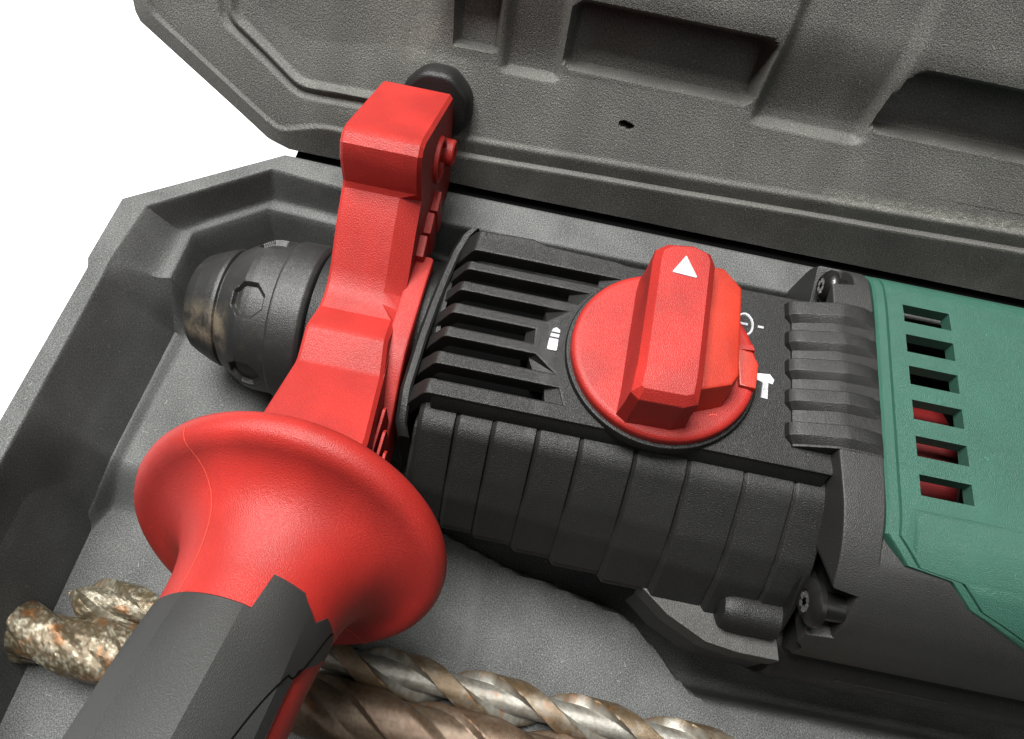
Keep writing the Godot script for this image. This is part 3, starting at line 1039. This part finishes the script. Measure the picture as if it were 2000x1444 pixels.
func build_handle(t: Node3D) -> void:
	# clamp arm: (z, y) outline swept across x
	var a := v2s([-63.0, 82.5, -61.8, 84.6, -31.6, 97.6, -28.8, 97.9, -26.6, 96.6, -24.9, 92.6, -24.6, 86.0, -23.8, 84.6, -17.4, 80.2, -9.0, 72.6, -5.6, 70.4, -2.5, 69.5, 1.6, 69.8, 8.2, 73.2, 9.8, 73.5, 11.0, 73.1, 17.0, 71.0, 18.2, 71.1, 36.5, 79.2, 46.5, 83.0, 53.0, 60.0, 44.0, 44.0, 30.0, 44.0, 16.0, 50.0, 10.0, 57.6, 4.5, 62.4, -1.5, 65.2, -8.0, 66.4, -14.5, 65.2, -21.0, 62.0, -27.0, 57.0, -34.0, 56.0, -40.0, 58.0, -54.0, 51.0, -62.0, 53.0])
	var n := a.size()
	var mb := MB.new()
	var xr := func(z: float) -> float: return lerpf(-64.6, -61.0, smoothstep(4.0, 40.0, z))
	var xl := func(z: float) -> float: return lerpf(-84.0, -84.6, smoothstep(0.0, 40.0, z))
	var ins := PackedFloat32Array(); ins.resize(n); ins.fill(0.9)
	var big := PackedFloat32Array(); big.resize(n); big.fill(0.9)
	for i in range(7, 13):
		big[i] = [2.6, 2.6, 2.6, 2.6, 1.8, 1.0][i - 7]
	var mk := func(pl: PackedVector2Array, side: float, inx: PackedFloat32Array) -> PackedVector3Array:
		var r := PackedVector3Array()
		for i in n:
			var z := pl[i].x
			r.append(Vector3((xl.call(z) + inx[i]) if side < 0.0 else (xr.call(z) - inx[i]), pl[i].y, z))
		return r
	var zero := PackedFloat32Array(); zero.resize(n); zero.fill(0.0)
	var third := PackedFloat32Array(); third.resize(n); third.fill(0.28)
	var wide := PackedFloat32Array(); wide.resize(n)
	for i in n:
		wide[i] = 0.9 + 4.1 * clampf((big[i] - 0.9) / 1.0, 0, 1)
	var p2 := inset_each(a, ins)
	var p3 := inset_each(a, third)
	var b2 := inset_each(a, big)
	mb.loft([mk.call(p2, -1.0, zero), mk.call(p3, -1.0, third), mk.call(a, -1.0, ins), mk.call(a, 1.0, wide), mk.call(b2, 1.0, zero)], true, false)
	mb.cap2d(p2, mk.call(p2, -1.0, zero), true)
	mb.cap2d(b2, mk.call(b2, 1.0, zero), false)
	var h := obj("side_handle", mb, M.red, t, 22.0)
	h.set_meta("label", "red auxiliary handle clamped round the collar, with a wide guard disc")
	# thin lip of the clamp band on the right
	var lp := MB.new()
	prism_x(lp, v2s([-20.5, 67.5, -12.0, 69.0, -3.0, 69.6, 5.0, 70.2, 10.0, 69.8, 16.0, 67.0, 24.0, 61.8, 36.0, 57.0, 40.0, 50.0, 30.0, 44.0, 16.0, 50.0, 10.0, 57.6, 4.5, 62.4, -1.5, 65.2, -8.0, 66.4, -14.5, 65.2, -19.0, 63.0]), -65.5, -60.2, 0.8)
	obj("clamp_band", lp, M.red, h)
	# saw-like teeth under the far block
	for k in 3:
		var tm := MB.new()
		var z0 := -40.0 + k * 8.2
		var y0 := 62.0 + k * 0.6
		prism_x(tm, v2s([z0, y0 + 9, z0 + 5.2, y0 + 7.0, z0 + 5.6, y0 - 2.0, z0 + 1.6, y0 - 4.5, z0 - 1.0, y0 - 3.0]), -68.0, -62.6, 0.4)
		obj("clamp_tooth", tm, M.red, h)
	# depth-stop sockets on the side of the block
	var s1 := MB.new()
	lathe(s1, v2s([-65.5, 4.6, -64.3, 4.6, -63.6, 4.9, -63.4, 5.4, -63.6, 5.9, -64.3, 6.2, -65.5, 6.2]), Vector3(0, 79.0, -43.5), Vector3.RIGHT, 40)
	obj("stop_socket", s1, M.red, h)
	var s2 := MB.new()
	lathe(s2, v2s([-66.0, 0.1, -65.0, 0.2, -65.0, 2.0, -61.8, 2.3, -61.4, 2.7, -61.4, 3.2, -61.8, 3.6, -66.0, 3.8]), Vector3(0, 75.5, -50.0), Vector3.RIGHT, 40)
	obj("stop_socket", s2, M.red, h)
	# fins on the right beside the guard disc
	for k in 3:
		var fm := MB.new()
		var zz: float = [24.2, 29.6, 34.4][k]
		var x0 := -61.65 + k * 1.42
		prism_x(fm, v2s([zz, 50.0, zz, 69.0, zz + 1.0, 70.0, 50.0, 71.0, 50.0, 50.0]), x0, x0 + 0.75, 0.2)
		obj("fin", fm, M.red, h)
	# bolt head behind the block
	var bm := MB.new()
	var seg := 48
	var rings: Array = []
	for q in [[-6.0, 8.6], [-1.2, 10.0], [0.0, 10.2], [3.2, 10.0], [4.2, 9.3], [4.7, 8.4], [4.9, 0.2]]:
		var r := PackedVector3Array()
		for i in seg:
			var an := TAU * i / seg
			var rad: float = q[1]
			rad *= 1.0 - 0.03 * (0.5 + 0.5 * cos(an * 8.0))
			r.append(Vector3(-70.0 + cos(an) * rad, 76.3 + sin(an) * rad * 0.96 + float(q[0]) * 0.3, -67.5 + float(q[0]) * 0.95 - sin(an) * rad * 0.28))
		rings.append(r)
	bm.loft(rings)
	obj("clamp_bolt", bm, M.smooth, h)
	# guard disc and neck, turned about the grip axis
	var ax := Vector3(-0.04, 0.43, 0.9).normalized()
	var fl := MB.new()
	var prof := v2s([-11, 12, -9, 20, -6.0, 27, -4.4, 30.6, -3.4, 32.2, -2.2, 33.2, -0.8, 33.6, 0.7, 33.5, 2.0, 32.9, 2.8, 31.9, 3.2, 30.6, 3.25, 29.2, 3.35, 27.6, 3.8, 25.6, 4.8, 23.4, 6.3, 21.3, 8.4, 19.6, 11.0, 18.3, 14.0, 17.3, 17.0, 16.6, 20.0, 16.2, 30.0, 15.4, 110.0, 15.0, 112, 14, 112, 0.2])
	lathe(fl, prof, HP, ax, 144)
	obj("guard_disc", fl, M.red, h, 60.0)
	# thin moulding line where the two halves of the tool met
	var e1 := (Vector3.RIGHT - ax * ax.x).normalized()
	var e2 := ax.cross(e1)
	if e2.y < 0: e2 = -e2
	for deg in [-36.0, 145.0]:
		var lm := MB.new()
		var rr: Array = []
		var a0 := deg_to_rad(deg)
		for i in range(7, prof.size() - 4):
			for kk in 4:
				var q := prof[i].lerp(prof[i + 1], kk / 4.0)
				var wob := a0
				var o := HP + ax * q.x + (e2 * cos(wob) + e1 * sin(wob)) * (q.y + 0.02)
				var sd := (e1 * cos(wob) - e2 * sin(wob)) * 0.11
				var nn := (e2 * cos(wob) + e1 * sin(wob) + ax * 0.8).normalized() * 0.10
				rr.append(PackedVector3Array([o - sd, o + nn, o + sd]))
		lm.loft(rr)
		obj("mould_line", lm, M.red_pale, h, 60.0)
	build_grip(h, ax)


func build_grip(h: Node3D, ax: Vector3) -> void:
	var e1 := (Vector3.RIGHT - ax * ax.x).normalized()
	var e2 := ax.cross(e1)
	if e2.y < 0:
		e2 = -e2
	# where the rubber begins, by angle (degrees from the upward side, positive towards +x)
	var begin := func(d: float) -> float:
		if d < -50.0: return 25.0
		if d < -31.0: return lerpf(25.0, 25.4, (d + 50.0) / 19.0)
		if d < 16.5: return lerpf(25.4, 26.1, (d + 31.0) / 47.5)
		if d < 20.0: return lerpf(26.1, 17.2, (d - 16.5) / 3.5)
		if d < 34.0: return lerpf(17.2, 16.4, (d - 20.0) / 14.0)
		if d < 47.0: return lerpf(16.4, 19.7, (d - 34.0) / 13.0)
		if d < 60.0: return lerpf(19.7, 21.6, (d - 47.0) / 13.0)
		if d < 74.0: return lerpf(21.6, 16.8, (d - 60.0) / 14.0)
		if d < 92.0: return 16.8
		return lerpf(16.8, 25.0, clampf((d - 92.0) / 40.0, 0, 1))
	# where the first rubber piece stops on the right side and the red shows again
	var stop := func(d: float) -> float:
		if d < 50.0 or d > 150.0: return 108.0
		if d < 64.0: return lerpf(108.0, 30.5, smoothstep(50.0, 64.0, d)) if d > 61.0 else 108.0
		return lerpf(30.5, 20.5, clampf((d - 64.0) / 40.0, 0, 1))
	var degs := PackedFloat32Array()
	var d0 := -180.0
	while d0 < 180.0:
		degs.append(d0)
		d0 += 0.5 if (d0 >= 10.0 and d0 < 110.0) else 2.0
	var radius := func(d: float, s: float) -> float:
		var m := fposmod(d - 12.0, 40.0) - 20.0
		var r := 16.3 * cos(deg_to_rad(20.0)) / cos(deg_to_rad(m))
		r = lerpf(16.0, r + 0.4, 0.75 * smoothstep(22.0, 36.0, s))
		return r + 0.35 - clampf(s - 20.0, 0, 60) * 0.016
	var mb := MB.new()
	var rings: Array = []
	for k in 26:
		var f := k / 25.0
		var ring := PackedVector3Array()
		for d in degs:
			var s0: float = begin.call(d)
			var s1: float = stop.call(d)
			var s := 0.0
			var off := 0.0
			if k == 0: s = s0; off = -1.6
			elif k == 1: s = s0; off = -0.25
			elif k == 2: s = s0 + 0.3; off = 0.0
			elif k == 25: s = s1; off = -1.8
			elif k == 24: s = s1; off = -0.25
			elif k == 23: s = s1 - 0.3; off = 0.0
			else: s = lerpf(s0 + 0.3, s1 - 0.3, (k - 2) / 21.0)
			var a := deg_to_rad(d)
			var r: float = radius.call(d, s) + off
			ring.append(HP + ax * s + (e2 * cos(a) + e1 * sin(a)) * r)
		rings.append(ring)
	mb.loft(rings, true, false)
	obj("rubber_grip", mb, M.rubber, h, 28.0)
	# seam of the lower pad
	var curves: Array = []
	var c2: Array = []
	for i in 41:
		var f := i / 40.0
		c2.append([lerpf(86.0, 37.0, f), 19.0 + 13.5 * smoothstep(0.0, 0.55, f) + 30.0 * maxf(f - 0.6, 0.0) * maxf(f - 0.3, 0.0) * 2.2, 0.0])
	curves.append([c2, 0.20, M.void_black, "grip_seam"])
	for cv in curves:
		var lm2 := MB.new()
		var rr2: Array = []
		var pts: Array = cv[0]
		for i in pts.size():
			var q: Array = pts[i]
			var q0: Array = pts[maxi(i - 1, 0)]
			var q1: Array = pts[mini(i + 1, pts.size() - 1)]
			var rad: float = q[2] if q[2] > 0.0 else radius.call(q[0], q[1])
			var an := deg_to_rad(q[0])
			var nrm := e2 * cos(an) + e1 * sin(an)
			var tang: Vector3 = (ax * (q1[1] - q0[1]) + (e1 * cos(an) - e2 * sin(an)) * deg_to_rad(q1[0] - q0[0]) * 16.0).normalized()
			var sd: Vector3 = nrm.cross(tang).normalized() * cv[1]
			var o: Vector3 = HP + ax * q[1] + nrm * rad
			rr2.append(PackedVector3Array([o - sd - nrm * 0.3, o - sd * 0.6 + nrm * cv[1] * 0.5, o + sd * 0.6 + nrm * cv[1] * 0.5, o + sd - nrm * 0.3]))
		lm2.loft(rr2)
		obj(cv[3], lm2, cv[2], h, 50.0)
	# second rubber pad lower on the right side
	var pm := MB.new()
	var rr: Array = []
	for k in 12:
		var ring := PackedVector3Array()
		var s := lerpf(36.0, 100.0, k / 11.0)
		for i in 15:
			var d := lerpf(84.0, 150.0, i / 14.0)
			var off := 0.6 if (i > 0 and i < 14 and k > 0 and k < 11) else -1.0
			var a := deg_to_rad(d)
			ring.append(HP + ax * (s - sin(i / 14.0 * PI) * 3.0 * (1.0 - k / 11.0)) + (e2 * cos(a) + e1 * sin(a)) * (15.2 + off))
		rr.append(ring)
	pm.loft(rr, false, false)
	obj("grip_pad", pm, M.rubber, h, 40.0, e1)


# ------------------------------------------------------------------ drill bits
func build_bit(called: String, label: String, x0: float, x1: float, cy: float, cz: float, rad: float, pitch: float, phase: float, seed_no: int, flute: Color, land_color: Color, hollow: float, lo: float, hi: float, crust_end: float, lean: float) -> void:
	base = Vector3(x0, 8, cz)
	var n1 := FastNoiseLite.new(); n1.seed = seed_no; n1.frequency = 0.17; n1.fractal_octaves = 4
	var n2 := FastNoiseLite.new(); n2.seed = seed_no + 7; n2.frequency = 0.8; n2.fractal_octaves = 4
	var n3 := FastNoiseLite.new(); n3.seed = seed_no + 3; n3.frequency = 0.05
	var mb := MB.new()
	var rings: Array = []
	var seg := 96
	var nx := int((x1 - x0) / 0.5)
	for i in nx + 1:
		var x := lerpf(x0, x1, float(i) / nx)
		var tip := clampf((x - x0) / (rad * 0.9), 0.08, 1.0)
		var turn := TAU * (x / pitch) + phase
		var crust := 1.0 - smoothstep(crust_end - 6.0, crust_end + 6.0, x)
		var ring := PackedVector3Array()
		for j in seg:
			var a := TAU * j / seg
			# two lands with hollow flutes between them; the leading edge is the sharper one
			var m := cos(2.0 * (a - turn)) + 0.25 * sin(4.0 * (a - turn))
			var land := smoothstep(lo, hi, m)
			var r := rad * lerpf(hollow, 1.0, land) * pow(tip, 0.6)
			var zc := cz + (x - x0) * lean
			var q := Vector3(x, cy + cos(a) * r, zc + sin(a) * r)
			r += n1.get_noise_3dv(q) * 0.07 + crust * (0.30 * n1.get_noise_3dv(q * 2.2) + 0.2 * n2.get_noise_3dv(q))
			ring.append(Vector3(x, cy + cos(a) * r, zc + sin(a) * r))
		rings.append(ring)
	mb.loft(rings)
	var paint := func(p: Vector3) -> Color:
		var a := n1.get_noise_3dv(p)
		var b := n2.get_noise_3dv(p)
		var crust := 1.0 - smoothstep(crust_end - 6.0, crust_end + 6.0, p.x)
		var rr := Vector2(p.y - cy, p.z - cz - (p.x - x0) * lean).length() / rad
		var c := flute.lerp(land_color, clampf(smoothstep(0.84, 0.97, rr) * 0.95 + a * 0.9, 0, 1))
		c = c.lerp(Color(0.10, 0.08, 0.047), 0.75 * crust)
		c = c.lerp(Color(0.23, 0.22, 0.17), clampf((n1.get_noise_3dv(p * 0.9 + Vector3(31, 7, 3)) * 1.3 + b * 2.4 - 0.12) * crust, 0, 0.9))
		c = c.lerp(Color(0.17, 0.068, 0.02), clampf((n3.get_noise_3dv(p * 2.5) + b * 0.35 - lerpf(0.34, 0.22, crust)) * 3.0, 0, 0.75))
		return c * (0.75 + 0.5 * (b + 0.5))
	var o := obj(called, mb, M.steel, null, 33.0, Vector3.ZERO, paint)
	o.set_meta("label", label)
	o.set_meta("category", "drill bit")
	o.set_meta("group", "masonry drill bits lying in the case")


# ------------------------------------------------------------------ scene
func _ready() -> void:
	var cam := Camera3D.new()
	cam.name = "camera"
	var pit := deg_to_rad(62.0)
	var fwd := Vector3(0, -sin(pit), -cos(pit))
	var up0 := Vector3(0, cos(pit), -sin(pit))
	var th := deg_to_rad(11.6)
	var right := Vector3.RIGHT * cos(th) + up0 * sin(th)
	var up := -Vector3.RIGHT * sin(th) + up0 * cos(th)
	cam.transform = Transform3D(Basis(right, up, -fwd), Vector3(-34.5, 221.5, 88.9) * S)
	cam.fov = rad_to_deg(2.0 * atan(722.0 / 1400.0))
	cam.near = 0.01
	cam.far = 20.0
	add_child(cam)
	cam.current = true

	var env := Environment.new()
	env.background_mode = Environment.BG_COLOR
	env.background_color = Color(0.86, 0.88, 0.90)
	env.background_energy_multiplier = 0.04
	env.tonemap_mode = Environment.TONE_MAPPER_LINEAR
	env.tonemap_exposure = 1.0
	env.sdfgi_enabled = true
	env.ssao_enabled = true
	env.ssil_enabled = true
	var we := WorldEnvironment.new()
	we.name = "environment"
	we.environment = env
	add_child(we)

	# soft overhead light on the left, plus a weak unseen fill added in front
	for q in [[Vector3(-0.23, 0.83, -0.12), 2.55], [Vector3(0.16, 0.76, 0.34), 0.15]]:
		var lamp := AreaLight3D.new()
		lamp.name = "key_fill_light"
		lamp.area_size = Vector2(0.42, 0.42)
		lamp.light_energy = q[1]
		lamp.light_color = Color(1.0, 0.995, 0.985)
		lamp.shadow_enabled = true
		add_child(lamp, true)
		lamp.look_at_from_position(q[0], Vector3(-0.02, 0.05, 0.0), Vector3(0, 0, -1))

	materials()
	M.steel_plain = plastic(Color(0.5, 0.5, 0.48), 0.3, null, 30, null, 0.0)
	M.steel_plain.metallic = 0.9

	base = Vector3(0, -20.5, 0)
	var tb := MB.new()
	tb.quad(Vector3(-4000, -20.5, -4000), Vector3(4000, -20.5, -4000), Vector3(4000, -20.5, 4000), Vector3(-4000, -20.5, 4000))
	var tab := obj("ground", tb, M.table, null, 30.0, Vector3.UP)
	tab.set_meta("kind", "structure")
	tab.set_meta("label", "plain white surface under the case")

	build_case()
	build_tool()
	build_bit("drill_bit", "thinner silvery spiral drill bit lying nearer the hammer body", -138.0, 90.0, 13.8, 71.6, 5.8, 52.0, 0.9, 21, Color(0.22, 0.212, 0.185), Color(0.11, 0.078, 0.045), 0.54, 0.20, 0.44, -98.0, 0.036)
	build_bit("drill_bit", "thicker brown rusty spiral drill bit lying in front of the thinner silvery one", -176.0, 80.0, 15.8, 81.6, 7.7, 62.0, 1.3, 33, Color(0.13, 0.095, 0.066), Color(0.10, 0.066, 0.043), 0.78, -0.5, 0.2, -98.0, 0.040)
